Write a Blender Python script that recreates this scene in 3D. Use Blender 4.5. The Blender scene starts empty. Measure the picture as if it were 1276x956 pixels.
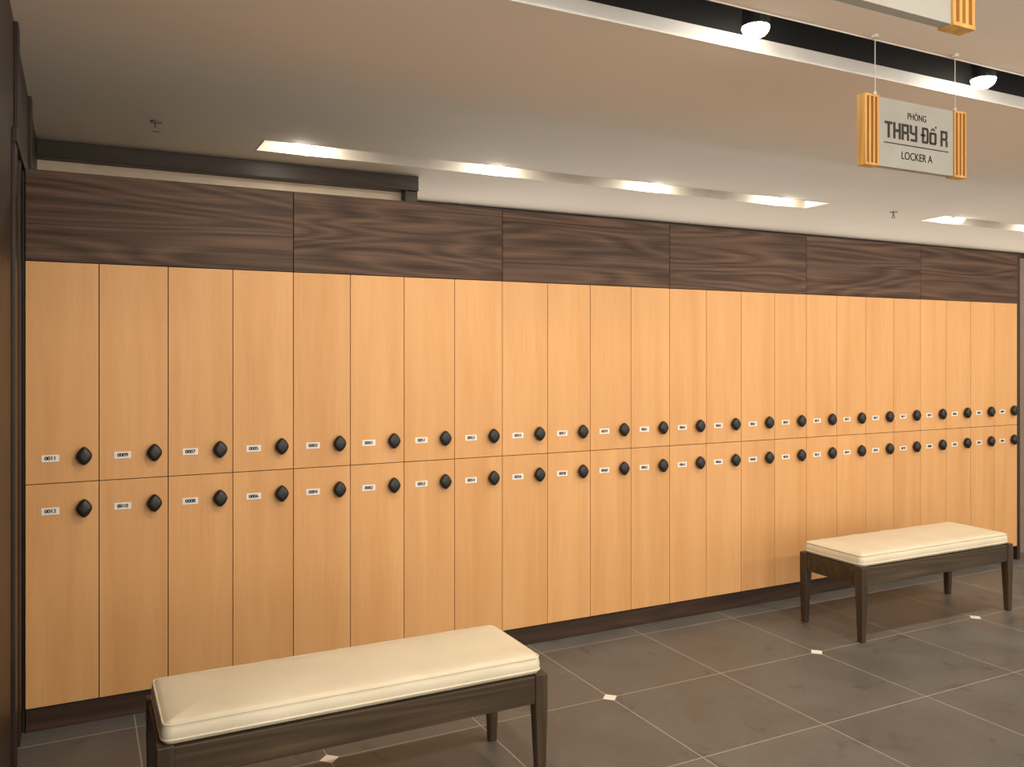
import bpy, bmesh, math, random
from mathutils import Vector, Matrix
random.seed(4)
scene = bpy.context.scene
COL = scene.collection

# ------------------------------------------------------------------ materials
def new_mat(name):
    m = bpy.data.materials.new(name); m.use_nodes = True
    nt = m.node_tree
    return m, nt, nt.nodes['Principled BSDF']
def N(nt, t, **kw):
    n = nt.nodes.new(t)
    for k, v in kw.items(): setattr(n, k, v)
    return n
def math_node(nt, op, a, b=None):
    n = N(nt, 'ShaderNodeMath', operation=op)
    for i, v in enumerate((a, b)):
        if v is None: continue
        if isinstance(v, (int, float)): n.inputs[i].default_value = v
        else: nt.links.new(v, n.inputs[i])
    return n.outputs[0]
def ramp(nt, fac, stops):
    r = N(nt, 'ShaderNodeValToRGB'); e = r.color_ramp.elements
    e[0].position, e[0].color = stops[0][0], (*stops[0][1], 1)
    e[1].position, e[1].color = stops[-1][0], (*stops[-1][1], 1)
    for p, c in stops[1:-1]:
        x = e.new(p); x.color = (*c, 1)
    nt.links.new(fac, r.inputs[0]); return r.outputs[0]
def mixc(nt, fac, a, b, mode='MIX'):
    m = N(nt, 'ShaderNodeMix', data_type='RGBA', blend_type=mode)
    if isinstance(fac, (int, float)): m.inputs[0].default_value = fac
    else: nt.links.new(fac, m.inputs[0])
    for i, v in ((6, a), (7, b)):
        if isinstance(v, tuple): m.inputs[i].default_value = (*v, 1)
        else: nt.links.new(v, m.inputs[i])
    return m.outputs[2]
def noise(nt, vec, scale, detail=4, rough=0.5, dist=0.0):
    n = N(nt, 'ShaderNodeTexNoise')
    n.inputs['Scale'].default_value = scale; n.inputs['Detail'].default_value = detail
    n.inputs['Roughness'].default_value = rough; n.inputs['Distortion'].default_value = dist
    nt.links.new(vec, n.inputs['Vector']); return n.outputs['Fac']
def mapping(nt, vec, scale, loc=None):
    m = N(nt, 'ShaderNodeMapping'); m.inputs['Scale'].default_value = scale
    nt.links.new(vec, m.inputs['Vector'])
    if loc is not None: nt.links.new(loc, m.inputs['Location'])
    return m.outputs[0]
def bump(nt, h, bsdf, s=0.1, d=0.01):
    b = N(nt, 'ShaderNodeBump'); b.inputs['Strength'].default_value = s; b.inputs['Distance'].default_value = d
    nt.links.new(h, b.inputs['Height']); nt.links.new(b.outputs[0], bsdf.inputs['Normal'])
def plain(name, col, rough=0.5, metal=0.0, var=0.06):
    m, nt, b = new_mat(name)
    tc = N(nt, 'ShaderNodeTexCoord')
    f = noise(nt, tc.outputs['Object'], 9.0)
    c = ramp(nt, f, [(0.3, tuple(x*(1-var) for x in col)), (0.7, tuple(min(1, x*(1+var)) for x in col))])
    nt.links.new(c, b.inputs['Base Color'])
    b.inputs['Roughness'].default_value = rough; b.inputs['Metallic'].default_value = metal
    return m
def emis(name, col, s):
    m, nt, b = new_mat(name)
    b.inputs['Emission Color'].default_value = (*col, 1); b.inputs['Emission Strength'].default_value = s
    b.inputs['Base Color'].default_value = (*col, 1)
    return m

X0, W = -0.184, 0.2616      # first locker column and column pitch
Z_DB, Z_MID, Z_DT, Z_PT = 0.10, 0.984, 1.867, 2.226
XE = X0 + 24*W

def cell_rand(nt, xyz, x0, w, z0=None, h=None):
    cx = math_node(nt, 'FLOOR', math_node(nt, 'DIVIDE', math_node(nt, 'SUBTRACT', xyz.outputs['X'], x0), w))
    cb = N(nt, 'ShaderNodeCombineXYZ'); nt.links.new(cx, cb.inputs[0])
    if z0 is not None:
        cz = math_node(nt, 'FLOOR', math_node(nt, 'DIVIDE', math_node(nt, 'SUBTRACT', xyz.outputs['Z'], z0), h))
        nt.links.new(cz, cb.inputs[2])
    wn = N(nt, 'ShaderNodeTexWhiteNoise', noise_dimensions='3D'); nt.links.new(cb.outputs[0], wn.inputs['Vector'])
    return wn

def beech():
    m, nt, b = new_mat('beech_laminate')
    tc = N(nt, 'ShaderNodeTexCoord'); sx = N(nt, 'ShaderNodeSeparateXYZ'); nt.links.new(tc.outputs['Object'], sx.inputs[0])
    wn = cell_rand(nt, sx, X0, W, Z_MID, 1.0)
    sc = N(nt, 'ShaderNodeVectorMath', operation='SCALE'); nt.links.new(wn.outputs['Color'], sc.inputs[0]); sc.inputs['Scale'].default_value = 30
    v1 = mapping(nt, tc.outputs['Object'], (9, 9, 0.7), sc.outputs[0])
    v2 = mapping(nt, tc.outputs['Object'], (120, 120, 5), sc.outputs[0])
    f1 = noise(nt, v1, 1.0, 3, 0.55, 0.5); f2 = noise(nt, v2, 1.0, 3, 0.6)
    c1 = ramp(nt, f1, [(0.25, (0.63, 0.335, 0.130)), (0.75, (0.72, 0.415, 0.185))])
    c2 = ramp(nt, f2, [(0.3, (0.95, 0.935, 0.91)), (0.7, (1.0, 1.0, 1.0))])
    c = mixc(nt, 1.0, c1, c2, 'MULTIPLY')
    t = ramp(nt, wn.outputs['Value'], [(0, (0.95, 0.94, 0.93)), (1, (1.0, 1.0, 1.0))])
    c = mixc(nt, 1.0, c, t, 'MULTIPLY')
    nt.links.new(c, b.inputs['Base Color']); b.inputs['Roughness'].default_value = 0.45
    b.inputs['Specular IOR Level'].default_value = 0.35
    return m
def walnut(name, dark, light, axis='X', x0=X0, w=4*W, rough=0.45, rnd=True, spec=0.4, freq=9.0, wr=0.45, wf=0.8):
    m, nt, b = new_mat(name)
    tc = N(nt, 'ShaderNodeTexCoord'); sx = N(nt, 'ShaderNodeSeparateXYZ'); nt.links.new(tc.outputs['Object'], sx.inputs[0])
    loc = None
    if rnd:
        wn = cell_rand(nt, sx, x0, w)
        sc = N(nt, 'ShaderNodeVectorMath', operation='SCALE'); nt.links.new(wn.outputs['Color'], sc.inputs[0]); sc.inputs['Scale'].default_value = 20
        loc = sc.outputs[0]
    def ax(a, c): return {'X': (a, c, c), 'Y': (c, a, c), 'Z': (c, c, a)}[axis]
    v1 = mapping(nt, tc.outputs['Object'], ax(0.5, 6.0), loc); v2 = mapping(nt, tc.outputs['Object'], ax(2.0, 100), loc)
    v3 = mapping(nt, tc.outputs['Object'], ax(0.8, 30), loc)
    f1 = noise(nt, v1, 1.0, 1, 0.4, 0.2)
    rings = math_node(nt, 'PINGPONG', math_node(nt, 'MULTIPLY', f1, freq), 0.5)
    f2 = noise(nt, v2, 1.0, 3, 0.6); f3 = noise(nt, v3, 1.0, 3, 0.6, 0.2)
    f = math_node(nt, 'ADD', math_node(nt, 'MULTIPLY', rings, wr), math_node(nt, 'ADD', math_node(nt, 'MULTIPLY', f2, 0.40), math_node(nt, 'MULTIPLY', f3, wf*0.75)))
    mid = tuple(a*0.6+c*0.4 for a, c in zip(dark, light))
    c = ramp(nt, f, [(0.35, dark), (0.62, mid), (0.9, light)])
    nt.links.new(c, b.inputs['Base Color']); b.inputs['Roughness'].default_value = rough
    b.inputs['Specular IOR Level'].default_value = spec
    bump(nt, f2, b, 0.04, 0.002)
    return m

M_beech = beech()
M_header = walnut('walnut_header', (0.020, 0.0115, 0.009), (0.150, 0.090, 0.063), spec=0.18, rough=0.5, freq=13, wf=0.9)
M_dark = walnut('dark_wood_wall', (0.014, 0.009, 0.006), (0.050, 0.030, 0.020), 'Z', rnd=False)
M_beam = walnut('dark_wood_beam', (0.018, 0.011, 0.007), (0.050, 0.030, 0.020), 'X', rnd=False)
M_plinth = walnut('plinth_wood', (0.022, 0.011, 0.007), (0.07, 0.036, 0.02), 'X', rnd=False)
M_bench = walnut('bench_wood', (0.024, 0.015, 0.008), (0.090, 0.060, 0.034), 'X', rnd=False, rough=0.42)
M_benchleg = walnut('bench_leg_wood', (0.024, 0.015, 0.008), (0.090, 0.060, 0.034), 'Z', rnd=False, rough=0.42)
M_black = plain('black_gap', (0.006, 0.006, 0.006), 0.8)
M_knob = plain('knob_black_plastic', (0.010, 0.010, 0.011), 0.38)
M_label = plain('label_plastic', (0.78, 0.78, 0.76), 0.4)
M_ink = plain('black_ink', (0.012, 0.012, 0.012), 0.6)
M_white = plain('white_reveal', (0.8, 0.78, 0.74), 0.6)
M_reveal = plain('slot_reveal_paint', (0.60, 0.55, 0.48), 0.7)
M_cream = plain('cream_wall', (0.72, 0.60, 0.46), 0.8)
M_taupe = plain('taupe_wall', (0.20, 0.155, 0.12), 0.8)
M_metal = plain('brushed_metal', (0.20, 0.18, 0.16), 0.4, 0.6)
M_diam = plain('white_marble_inlay', (0.85, 0.84, 0.80), 0.3)
M_board = plain('sign_board_grey', (0.36, 0.36, 0.33), 0.6)
M_slat = walnut('sign_oak', (0.50, 0.25, 0.06), (0.80, 0.47, 0.15), 'Z', rnd=False)
M_lamp = emis('lamp_lens', (1.0, 0.93, 0.82), 60)
M_wire = plain('steel_wire', (0.6, 0.58, 0.55), 0.4, 0.5)

def ceiling_mat():
    m, nt, b = new_mat('ceiling_paint')
    tc = N(nt, 'ShaderNodeTexCoord')
    f = noise(nt, tc.outputs['Object'], 1.2, 3)
    c = ramp(nt, f, [(0.3, (0.76, 0.69, 0.60)), (0.7, (0.79, 0.72, 0.63))])
    nt.links.new(c, b.inputs['Base Color']); b.inputs['Roughness'].default_value = 0.85
    return m
M_ceil = ceiling_mat()

T, TX, TY = 0.62, 0.829, -0.733
def floor_mat():
    m, nt, b = new_mat('slate_floor_tile')
    tc = N(nt, 'ShaderNodeTexCoord'); s = N(nt, 'ShaderNodeSeparateXYZ'); nt.links.new(tc.outputs['Object'], s.inputs[0])
    ax = math_node(nt, 'SUBTRACT', s.outputs['X'], TX); ay = math_node(nt, 'SUBTRACT', s.outputs['Y'], TY)
    dx = math_node(nt, 'PINGPONG', ax, T/2); dy = math_node(nt, 'PINGPONG', ay, T/2)
    d = math_node(nt, 'MINIMUM', dx, dy)
    g = math_node(nt, 'LESS_THAN', d, 0.0022)
    cb = N(nt, 'ShaderNodeCombineXYZ')
    nt.links.new(math_node(nt, 'FLOOR', math_node(nt, 'DIVIDE', ax, T)), cb.inputs[0])
    nt.links.new(math_node(nt, 'FLOOR', math_node(nt, 'DIVIDE', ay, T)), cb.inputs[1])
    wn = N(nt, 'ShaderNodeTexWhiteNoise', noise_dimensions='3D'); nt.links.new(cb.outputs[0], wn.inputs['Vector'])
    f1 = noise(nt, tc.outputs['Object'], 2.6, 5, 0.6, 0.4)
    f2 = noise(nt, tc.outputs['Object'], 30, 4, 0.6)
    c = ramp(nt, f1, [(0.3, (0.112, 0.109, 0.103)), (0.7, (0.158, 0.155, 0.147))])
    c = mixc(nt, 1.0, c, ramp(nt, f2, [(0.3, (0.9, 0.9, 0.9)), (0.7, (1, 1, 1))]), 'MULTIPLY')
    c = mixc(nt, 1.0, c, ramp(nt, wn.outputs['Value'], [(0, (0.86, 0.86, 0.86)), (1, (1, 1, 1))]), 'MULTIPLY')
    f3 = noise(nt, tc.outputs['Object'], 5.5, 3, 0.5, 0.8)
    st = ramp(nt, f3, [(0.62, (1, 1, 1)), (0.70, (0.78, 0.74, 0.72))])
    c = mixc(nt, 1.0, c, st, 'MULTIPLY')
    c = mixc(nt, g, c, (0.36, 0.34, 0.31))
    nt.links.new(c, b.inputs['Base Color'])
    r = ramp(nt, f1, [(0.3, (0.36,)*3), (0.7, (0.52,)*3)])
    nt.links.new(r, b.inputs['Roughness']); b.inputs['Specular IOR Level'].default_value = 0.4
    h = math_node(nt, 'SUBTRACT', math_node(nt, 'MULTIPLY', f2, 0.3), g)
    bump(nt, h, b, 0.15, 0.003)
    return m
M_floor = floor_mat()

def fabric():
    m, nt, b = new_mat('cream_leatherette')
    tc = N(nt, 'ShaderNodeTexCoord')
    f = noise(nt, tc.outputs['Object'], 6, 4); f2 = noise(nt, tc.outputs['Object'], 260, 2)
    c = ramp(nt, f, [(0.3, (0.66, 0.60, 0.46)), (0.7, (0.72, 0.66, 0.52))])
    nt.links.new(c, b.inputs['Base Color']); b.inputs['Roughness'].default_value = 0.55
    bump(nt, math_node(nt, 'ADD', math_node(nt, 'MULTIPLY', f, 4.0), f2), b, 0.14, 0.004)
    return m
M_fab = fabric()

# ------------------------------------------------------------------ geometry helpers
def empty(name, loc=(0, 0, 0), parent=None):
    e = bpy.data.objects.new(name, None); COL.objects.link(e); e.location = loc; e.empty_display_size = 0.1
    if parent: e.parent = parent
    return e
def mesh_obj(name, bm, mat, parent=None, smooth=False):
    me = bpy.data.meshes.new(name); bm.to_mesh(me); bm.free()
    for m in (mat if isinstance(mat, (list, tuple)) else [mat]): me.materials.append(m)
    if smooth:
        for p in me.polygons: p.use_smooth = True
    o = bpy.data.objects.new(name, me); COL.objects.link(o)
    if parent: o.parent = parent
    return o
def add_box(bm, a, b, mi=0):
    x0, y0, z0 = a; x1, y1, z1 = b
    v = [bm.verts.new(p) for p in ((x0,y0,z0),(x1,y0,z0),(x1,y1,z0),(x0,y1,z0),(x0,y0,z1),(x1,y0,z1),(x1,y1,z1),(x0,y1,z1))]
    for f in ((0,3,2,1),(4,5,6,7),(0,1,5,4),(1,2,6,5),(2,3,7,6),(3,0,4,7)):
        fc = bm.faces.new([v[i] for i in f]); fc.material_index = mi
def boxes(name, lst, mat, parent=None, bevel=0.0):
    bm = bmesh.new()
    for a, b in lst: add_box(bm, a, b)
    o = mesh_obj(name, bm, mat, parent)
    if bevel:
        md = o.modifiers.new('bevel', 'BEVEL'); md.width = bevel; md.segments = 2; md.limit_method = 'ANGLE'
    return o
def add_cyl(bm, p, r, h, seg=24, r2=None, axis='Z'):
    ret = bmesh.ops.create_cone(bm, cap_ends=True, segments=seg, radius1=r, radius2=r if r2 is None else r2, depth=h)
    M = Matrix.Translation(p)
    if axis == 'Y': M = M @ Matrix.Rotation(math.radians(90), 4, 'X')
    if axis == 'X': M = M @ Matrix.Rotation(math.radians(90), 4, 'Y')
    bmesh.ops.transform(bm, matrix=M, verts=ret['verts'])
def text_bm(bm, body, loc, size, thick=0.0, shear=None):
    """adds text mesh facing -Y, centred"""
    cu = bpy.data.curves.new('t', 'FONT'); cu.body = body; cu.size = size
    cu.align_x = 'CENTER'; cu.align_y = 'CENTER'; cu.offset = thick; cu.extrude = 0.0004
    o = bpy.data.objects.new('t', cu); COL.objects.link(o)
    bpy.context.view_layer.update()
    me = bpy.data.meshes.new_from_object(o.evaluated_get(bpy.context.evaluated_depsgraph_get()))
    sx = shear or 1.0
    me.transform(Matrix.Translation(loc) @ Matrix.Rotation(math.radians(90), 4, 'X') @ Matrix.Diagonal((sx, 1, 1, 1)))
    bm.from_mesh(me)
    bpy.data.objects.remove(o); bpy.data.meshes.remove(me); bpy.data.curves.remove(cu)

# ------------------------------------------------------------------ room shell
H = 2.70
CT = 0.055               # ceiling board thickness = white reveal height
XL, XR = -0.205, 10.6
YB, YF = 2.42, -4.8
boxes('floor', [((-1.6, YF, -0.08), (XR+0.1, YB+0.1, 0.0))], M_floor)

S1 = (-1.585, -1.27)     # front light channel
S2 = (1.03, 1.30)        # rear light channel
cp = [((-1.6, YF, H), (XR+0.1, S1[0], H+CT)),
      ((-1.6, S1[1], H), (XR+0.1, S2[0], H+CT)),
      ((-1.6, S2[1], H), (XR+0.1, YB+0.1, H+CT)),
      ((-1.6, S2[0], H), (0.93, S2[1], H+CT)),
      ((5.335, S2[0], H), (6.74, S2[1], H+CT))]
boxes('ceiling', cp, M_ceil)
def light(name, kind, loc, energy, col=(1, 0.87, 0.70), size=0.05, parent=None, spot=None, blend=0.6):
    l = bpy.data.lights.new(name, kind); l.energy = energy; l.color = col
    if kind in ('POINT', 'SPOT'): l.shadow_soft_size = size
    if kind == 'SPOT': l.spot_size = math.radians(spot); l.spot_blend = blend
    o = bpy.data.objects.new(name, l); COL.objects.link(o); o.location = loc
    if parent: o.parent = parent
    return o
def track_spot(par, x, y, energy, tgt, wash, spot=125, wy=0.09):
    e = empty('spot_head', (x, y, H), par)
    bm = bmesh.new()
    add_cyl(bm, (0, 0, 0.06), 0.052, 0.10, 28)
    add_cyl(bm, (0, 0, 0.14), 0.010, 0.08, 12)
    mesh_obj('can', bm, M_black, e)
    bm = bmesh.new()
    ret = bmesh.ops.create_uvsphere(bm, u_segments=24, v_segments=12, radius=0.050)
    bmesh.ops.transform(bm, matrix=Matrix.Translation((0, 0, 0.008)) @ Matrix.Diagonal((1, 1, 0.75, 1)), verts=ret['verts'])
    mesh_obj('lens', bm, M_lamp, e, True)
    if energy:
        o = light('beam', 'SPOT', (0, 0, -0.045), energy, size=0.05, spot=spot, blend=0.8, parent=e)
        d = Vector(tgt) - Vector((x, y, H)); o.rotation_euler = d.to_track_quat('-Z', 'Y').to_euler()
    if wash:
        light('spill', 'POINT', (0.09, wy, 0.03), wash, size=0.01, parent=e)
def channel(x0, x1, y0, y1, full, spots):
    e = empty('ceiling_track_light')
    z0, z1 = H+CT, H+0.20
    boxes('housing', [((x0-.02, y0-.02, z1), (x1+.02, y1+.02, z1+.02)),
                      ((x0-.02, y0-.02, z0), (x1+.02, y0, z1)), ((x0-.02, y1, z0), (x1+.02, y1+.02, z1)),
                      ((x0-.02, y0, z0), (x0, y1, z1)), ((x1, y0, z0), (x1+.02, y1, z1))], M_black, e)
    zr = z0 if not full else H+0.11
    boxes('reveal', [((x0, y1-.006, H-.002), (x1, y1-.0005, zr)), ((x0, y0+.0005, H-.002), (x1, y0+.006, z0)),
                     ((x0+.0005, y0+.006, H-.002), (x0+.006, y1-.006, z0)), ((x1-.006, y0+.006, H-.002), (x1-.0005, y1-.006, z0))],
          M_reveal if full else M_white, e)
    boxes('track_rail', [((x0+.05, (y0+y1)/2-.018, z1-.03), (x1-.05, (y0+y1)/2+.018, z1))], M_black, e)
    for s in spots: track_spot(e, *s)
channel(-1.55, XR, *S1, False, [(2.236+(i-2)*1.32, -1.45, 56 if i < 2 else 50, (2.236+(i-2)*1.32, -0.35, 0.6), 0.7) for i in range(7)])
channel(0.93, 5.335, *S2, True, [(x, 1.10, 12, (x, 1.3, 0), 8.0, 125, 0.13) for x in (1.15, 2.40, 3.68, 4.92)])
channel(6.74, XR, *S2, True, [(x, 1.10, 12, (x, 1.3, 0), 8.0, 125, 0.13) for x in (7.0, 8.3, 9.6)])
for x, en in ((-1.2, 120), (0.75, 95), (2.7, 80), (4.8, 80), (6.9, 80)):  # unseen lamps added behind the camera to wash the lockers evenly
    e = empty('added_wash_light', (x, -4.5, H))
    bm = bmesh.new(); add_cyl(bm, (0, 0, -0.004), 0.06, 0.008, 28); mesh_obj('ring', bm, M_white, e)
    bm = bmesh.new(); add_cyl(bm, (0, 0, -0.010), 0.045, 0.006, 28); mesh_obj('lens', bm, M_lamp, e)
    o = light('beam', 'SPOT', (0, 0, -0.04), en, size=0.08, spot=130, blend=0.7, parent=e)
    d = Vector((0, 3.6, -1.9)); o.rotation_euler = d.to_track_quat('-Z', 'Y').to_euler()

# left wall (dark panelling)
boxes('wall_left', [((XL-.12, -2.6, 0), (XL, YB, H))], M_dark)
boxes('trim_1', [((XL, -0.42, 0), (XL+.012, -0.30, 2.24)), ((XL, -0.42, 2.24), (XL+.018, 0.6, 2.29)),
                 ((XL, -0.10, 0), (XL+.010, -0.02, 2.24)), ((XL, 0.7, 2.29), (XL+.014, 0.8, H)), ((XL, -0.3, 2.29), (XL+.014, -0.2, H))], M_dark, bevel=0.002)
# aisle behind the cabinets: lintel on posts, wall opened to let world light in
boxes('trim_3', [((2.06, YB, 2.56), (XR+.1, YB+.1, H))] +
                 [((x, YB, 0), (x+.10, YB+.1, 2.56)) for x in (4.2, 6.4, 8.6)], M_beam)
boxes('wall_nook', [((XL, 1.68, 0), (1.97, 1.78, 2.70))], M_cream)
boxes('trim_2', [((XL, 1.58, 2.603), (2.06, 1.68, H)),
                 ((1.97, 1.60, 0), (2.06, YB, 2.603))], M_beam, bevel=0.003)
boxes('wall_right', [((XR, YF, 0), (XR+.1, YB, H))], M_cream)
boxes('wall_return', [((XE+.036, 0.12, 0), (7.6, 0.24, 2.22))], M_taupe)

# ------------------------------------------------------------------ lockers
L = empty('locker_cabinet')
boxes('carcass', [((X0+.001, 0.02, 0.09), (XE-.001, 0.50, Z_PT-.004))], M_black, L)
boxes('plinth', [((X0+.002, 0.022, 0.0), (XE-.002, 0.48, 0.09))], M_plinth, L)
boxes('end_panel', [((XE, 0.0, 0.0), (XE+.035, 0.50, Z_PT)), ((X0-.012, 0.03, 0.0), (X0-.001, 0.50, Z_PT))], M_dark, L, 0.001)
g = 0.0016
boxes('doors', [((X0+i*W+g, 0.0, z0+g), (X0+(i+1)*W-g, 0.019, z1-g)) for i in range(24) for z0, z1 in ((Z_DB, Z_MID), (Z_MID, Z_DT))], M_beech, L, 0.0008)
boxes('header_panels', [((X0+4*i*W+g, -0.001, Z_DT+g), (X0+4*(i+1)*W-g, 0.019, Z_PT)) for i in range(6)], M_header, L, 0.0008)
boxes('header_cap', [((X0, 0.019, Z_PT-.004), (XE, 0.50, Z_PT+.006))], M_beam, L)

def knob_rings(bm, cx, cz):
    rings = []; seg = 40; n = 1.5
    prof = [(0.80, 0.0), (0.80, 0.006), (0.97, 0.008), (1.0, 0.012), (1.0, 0.020), (0.93, 0.027), (0.75, 0.031), (0.40, 0.033)]
    for s, d in prof:
        r = []
        for k in range(seg):
            t = 2*math.pi*k/seg; c, sn = math.cos(t), math.sin(t)
            rr = (abs(c)**n + abs(sn)**n)**(-1/n)
            r.append(bm.verts.new((cx + 0.030*s*rr*c, -d, cz + 0.037*s*rr*sn)))
        rings.append(r)
    for a, b in zip(rings, rings[1:]):
        for k in range(seg):
            bm.faces.new((a[k], a[(k+1) % seg], b[(k+1) % seg], b[k]))
    bm.faces.new(rings[-1])
bm = bmesh.new(); lb = []
for i in range(24):
    for z in (1.089, 0.879):
        knob_rings(bm, X0+i*W+0.207, z)
        lb.append(((X0+i*W+0.056, -0.0025, z-.019), (X0+i*W+0.119, 0.0, z+.009)))
bmesh.ops.recalc_face_normals(bm, faces=bm.faces)
mesh_obj('knob_locks', bm, M_knob, L, True)
boxes('number_labels', lb, M_label, L, 0.0006)
bm = bmesh.new()
for i in range(24):
    base = 11-2*i if i < 6 else 12 + 2*(i-6) + 39
    for j, z in enumerate((1.089, 0.879)):
        for dx in (-.0010, 0, .0010):
            text_bm(bm, '%04d' % (base+j), (X0+i*W+0.0875+dx, -0.003, z-.005), 0.0215, 0.0, 0.95)
mesh_obj('number_text', bm, M_ink, L)

# ------------------------------------------------------------------ benches
def cushion(parent, lx, ly, z0, z1):
    bm = bmesh.new()
    hx, hy = lx/2, ly/2
    def outline(inset, z, seg=8, r=0.028):
        pts = []
        for cx, cy, a0 in ((hx-r, hy-r, 0), (-hx+r, hy-r, 90), (-hx+r, -hy+r, 180), (hx-r, -hy+r, 270)):
            for k in range(seg+1):
                t = math.radians(a0 + 90*k/seg); rr = r - inset
                pts.append((cx+rr*math.cos(t), cy+rr*math.sin(t), z))
        return pts
    H_ = z1-z0
    lay = [(0.020, z0), (0.004, z0+.004), (0.0, z0+.014), (-0.003, z0+H_*.45), (0.0, z1-.020), (0.004, z1-.012), (0.012, z1-.005), (0.022, z1-.001)]
    prev = None
    for ins, z in lay:
        pts = outline(ins, z)
        full = []
        for i in range(len(pts)):
            a, b = Vector(pts[i]), Vector(pts[(i+1) % len(pts)])
            full.append(a); d = (b-a).length
            if d > 0.08:
                n = 24 if d > 0.6 else 8
                for k in range(1, n): full.append(a.lerp(b, k/n))
        ring = []
        for p in full:
            w = 0.0022*math.sin(p.x*23+p.y*7) + 0.0012*math.sin(p.x*51+1)
            q = p.copy(); q.z += w*(z-z0)/H_
            ring.append(bm.verts.new(q))
        if prev:
            n = len(ring)
            for k in range(n): bm.faces.new((prev[k], prev[(k+1) % n], ring[(k+1) % n], ring[k]))
        else: bm.faces.new(list(reversed(ring)))
        prev = ring
    base = [v.co.copy() for v in prev]
    for s in (0.8, 0.55, 0.3, 0.12):   # crowned top
        ring = []
        for c in base:
            mx = max(0, hx - (hy*(1-s))) / hx
            ring.append(bm.verts.new(Vector((c.x*mx, c.y*s, z1 + 0.006*(1-s*s)*1.2))))
        n = len(ring)
        for k in range(n): bm.faces.new((prev[k], prev[(k+1) % n], ring[(k+1) % n], ring[k]))
        prev = ring
    bm.faces.new(prev)
    bmesh.ops.recalc_face_normals(bm, faces=bm.faces)
    mesh_obj('cushion', bm, M_fab, parent, True)
    for zz, rad, ins in ((z1-.010, 0.0032, 0.004), (z0+.016, 0.0036, 0.0)):
        cu = bpy.data.curves.new('piping', 'CURVE'); cu.dimensions = '3D'; cu.bevel_depth = rad
        pts = outline(ins-.001, zz)
        sp = cu.splines.new('POLY'); sp.points.add(len(pts)-1); sp.use_cyclic_u = True
        for p, q in zip(sp.points, pts): p.co = (*q, 1)
        cu.materials.append(M_fab)
        o = bpy.data.objects.new('piping', cu); COL.objects.link(o); o.parent = parent

def bench(cx, cy):
    e = empty('upholstered_bench', (cx, cy, 0))
    lx, ly = 0.605, 0.19     # leg centre offsets
    a, b = 0.023, 0.015
    zt = 0.392
    for n, (sx, sy) in enumerate(((-1, -1), (1, -1), (1, 1), (-1, 1))):
        bm = bmesh.new(); rings = []
        for z, h in ((0, b), (0.28, a), (zt, a)):
            ox = sx*lx + sx*(a-h)*0.4; oy = sy*ly + sy*(a-h)*0.4
            rings.append([bm.verts.new((ox+i*h, oy+j*h, z)) for i, j in ((-1,-1),(1,-1),(1,1),(-1,1))])
        for r, s in zip(rings, rings[1:]):
            for k in range(4): bm.faces.new((r[k], r[(k+1)%4], s[(k+1)%4], s[k]))
        bm.faces.new(rings[0][::-1]); bm.faces.new(rings[-1])
        o = mesh_obj('leg_%d' % (n+1), bm, M_benchleg, e)
        md = o.modifiers.new('b', 'BEVEL'); md.width = 0.003; md.segments = 2
    z0, z1 = 0.292, 0.386
    boxes('apron', [((-lx+a, -ly-.018, z0), (lx-a, -ly+.006, z1)), ((-lx+a, ly-.006, z0), (lx-a, ly+.018, z1)),
                    ((-lx-.018, -ly+a, z0), (-lx+.006, ly-a, z1)), ((lx-.006, -ly+a, z0), (lx+.018, ly-a, z1))], M_bench, e, 0.002)
    boxes('seat_board', [((-lx+.006, -ly+.006, z1-.03), (lx-.006, ly-.006, z1-.006))], M_bench, e)
    cushion(e, 1.225, 0.395, z1+.001, 0.455)
bench(0.825, -1.06)
bench(4.237, -0.54)

# ------------------------------------------------------------------ floor inlays (one object)
bm = bmesh.new()
for i in range(-2, 8):
    for j in range(-4, 3):
        cx, cy = TX+i*2*T, TY+j*2*T
        if cx < XL+.05 or cx > XR-.1 or cy > YB-.1 or cy < YF+.1 or (cy > -0.05 and cy < .55): continue
        r = 0.036
        lo = [bm.verts.new((cx+dx*r, cy+dy*r, 0.0)) for dx, dy in ((1,0),(0,1),(-1,0),(0,-1))]
        up = [bm.verts.new((cx+dx*r, cy+dy*r, 0.0012)) for dx, dy in ((1,0),(0,1),(-1,0),(0,-1))]
        bm.faces.new(up)
        for k in range(4): bm.faces.new((lo[k], lo[(k+1)%4], up[(k+1)%4], up[k]))
mesh_obj('floor_inlay_diamonds', bm, M_diam)

# ------------------------------------------------------------------ hanging signs
GL = {
 'T': [(0, .84, 1, 1), (.36, 0, .66, .84)],
 'H': [(0, 0, .29, 1), (.71, 0, 1, 1), (.29, .42, .71, .60)],
 'A': [(0, 0, .29, 1), (.29, .84, .98, 1), (.70, .50, .98, .84), (.29, .38, .90, .54), (.72, 0, 1, .38)],
 'Y': [(0, .45, .29, 1), (.71, 0, 1, 1), (.29, .40, .71, .56), (.1, 0, .71, .15)],
 'D': [(.08, 0, .36, 1), (.36, .85, .9, 1), (.36, 0, .9, .15), (.73, .10, 1, .90), (-.10, .43, .56, .57)],
 'O': [(0, .08, .29, .72), (.71, .08, 1, .72), (.08, .64, .92, .78), (.08, 0, .92, .15),
       (.22, .86, .38, .96), (.36, .92, .64, 1.04), (.62, .86, .78, .96), (.80, 1.06, 1.0, 1.18)],
}
def block_text(bm, s, cx, zc, y, cw, ch, gap):
    total = sum((cw if c != ' ' else cw*.35) + gap for c in s) - gap
    x = cx - total/2
    for c in s:
        if c == ' ': x += cw*.35+gap; continue
        for (a, b, c2, d) in GL[c]:
            add_box(bm, (x+a*cw, y-.0008, zc-ch/2+b*ch), (x+c2*cw, y, zc-ch/2+d*ch))
        x += cw+gap
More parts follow.
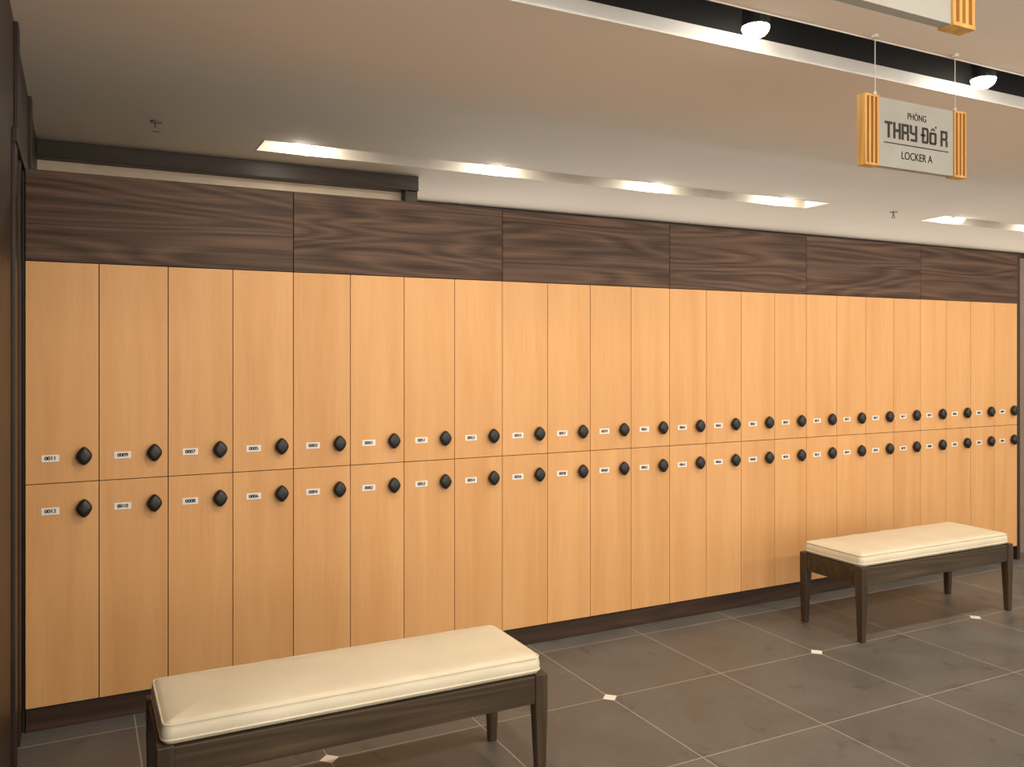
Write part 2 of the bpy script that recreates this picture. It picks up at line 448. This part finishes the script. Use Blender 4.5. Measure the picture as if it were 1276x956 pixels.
def sign(x0, y, z0, z1):
    e = empty('hanging_sign', (x0, y, z0))
    w, h = 0.58, z1-z0; ew = 0.075; d = 0.019
    bl = []
    for s in (0, w-ew):
        for k in range(4):
            xx = s + k*(ew-.010)/3
            bl.append(((xx, -d, 0.008), (xx+.010, d, h-.008)))
        bl.append(((s, -d-.001, 0), (s+ew, d+.001, 0.009))); bl.append(((s, -d-.001, h-.009), (s+ew, d+.001, h)))
    boxes('slatted_ends', bl, M_slat, e, 0.001)
    boxes('slat_backing', [((.010, 0.004, .009), (ew-.002, 0.010, h-.009)), ((w-ew+.002, 0.004, .009), (w-.010, 0.010, h-.009))], M_plinth, e)
    boxes('board', [((ew, -0.014, 0.003), (w-ew, 0.014, h-.003))], M_board, e, 0.001)
    bm = bmesh.new(); cx = w/2
    for dx in (0, .0006):
        text_bm(bm, 'PHÒNG', (cx+dx, -0.0145, h*.78), 0.036, 0.0, 0.85)
        text_bm(bm, 'LOCKER A', (cx+dx, -0.0145, h*.20), 0.042, 0.0, 0.9)
    block_text(bm, 'THAY DO A', cx, h*.545, -0.0142, .0420, .062, .0045)
    add_box(bm, (cx-.185, -.0150, h*.35), (cx+.185, -.0142, h*.35+.004))
    mesh_obj('lettering', bm, M_ink, e)
    bm = bmesh.new()
    zc = H - z0
    for xx in (0.075, w-0.045):
        add_cyl(bm, (xx, 0, (h+zc)/2), 0.0018, zc-h, 8)
        add_cyl(bm, (xx, 0, h+.008), 0.006, .016, 12)
        add_cyl(bm, (xx, 0, zc-.006), 0.014, .012, 16)
    mesh_obj('suspension_wires', bm, M_wire, e)
sign(2.598, -1.615, 2.204, 2.469)
sign(1.212, -2.60, 2.225, 2.490)

# ------------------------------------------------------------------ sprinklers
def sprinkler(x, y):
    e = bmesh.new()
    add_cyl(e, (0, 0, -.004), 0.030, .008, 24)
    add_cyl(e, (0, 0, -.020), 0.007, .03, 12)
    add_box(e, (-.014, -.003, -.050), (-.010, .003, -.030)); add_box(e, (.010, -.003, -.050), (.014, .003, -.030))
    add_box(e, (-.014, -.003, -.034), (.014, .003, -.030))
    add_cyl(e, (0, 0, -.052), 0.018, .003, 20)
    o = mesh_obj('ceiling_sprinkler', e, M_metal); o.location = (x, y, H)
sprinkler(0.361, 0.90); sprinkler(6.15, 1.10)

# ------------------------------------------------------------------ world, camera
w = bpy.data.worlds.new('World'); scene.world = w; w.use_nodes = True
bg = w.node_tree.nodes['Background']; bg.inputs[0].default_value = (1.0, 0.89, 0.77, 1); bg.inputs[1].default_value = 1.95
cam = bpy.data.cameras.new('Camera'); co = bpy.data.objects.new('Camera', cam); COL.objects.link(co)
co.location = (0, -3.845, 1.5); co.rotation_euler = (math.radians(90), 0, -math.radians(27.05))
cam.sensor_width = 36; cam.lens = 36*1060/1276; cam.shift_y = -37/1276; cam.clip_start = 0.05
scene.camera = co
scene.view_settings.view_transform = 'Standard'
scene.view_settings.look = 'None'
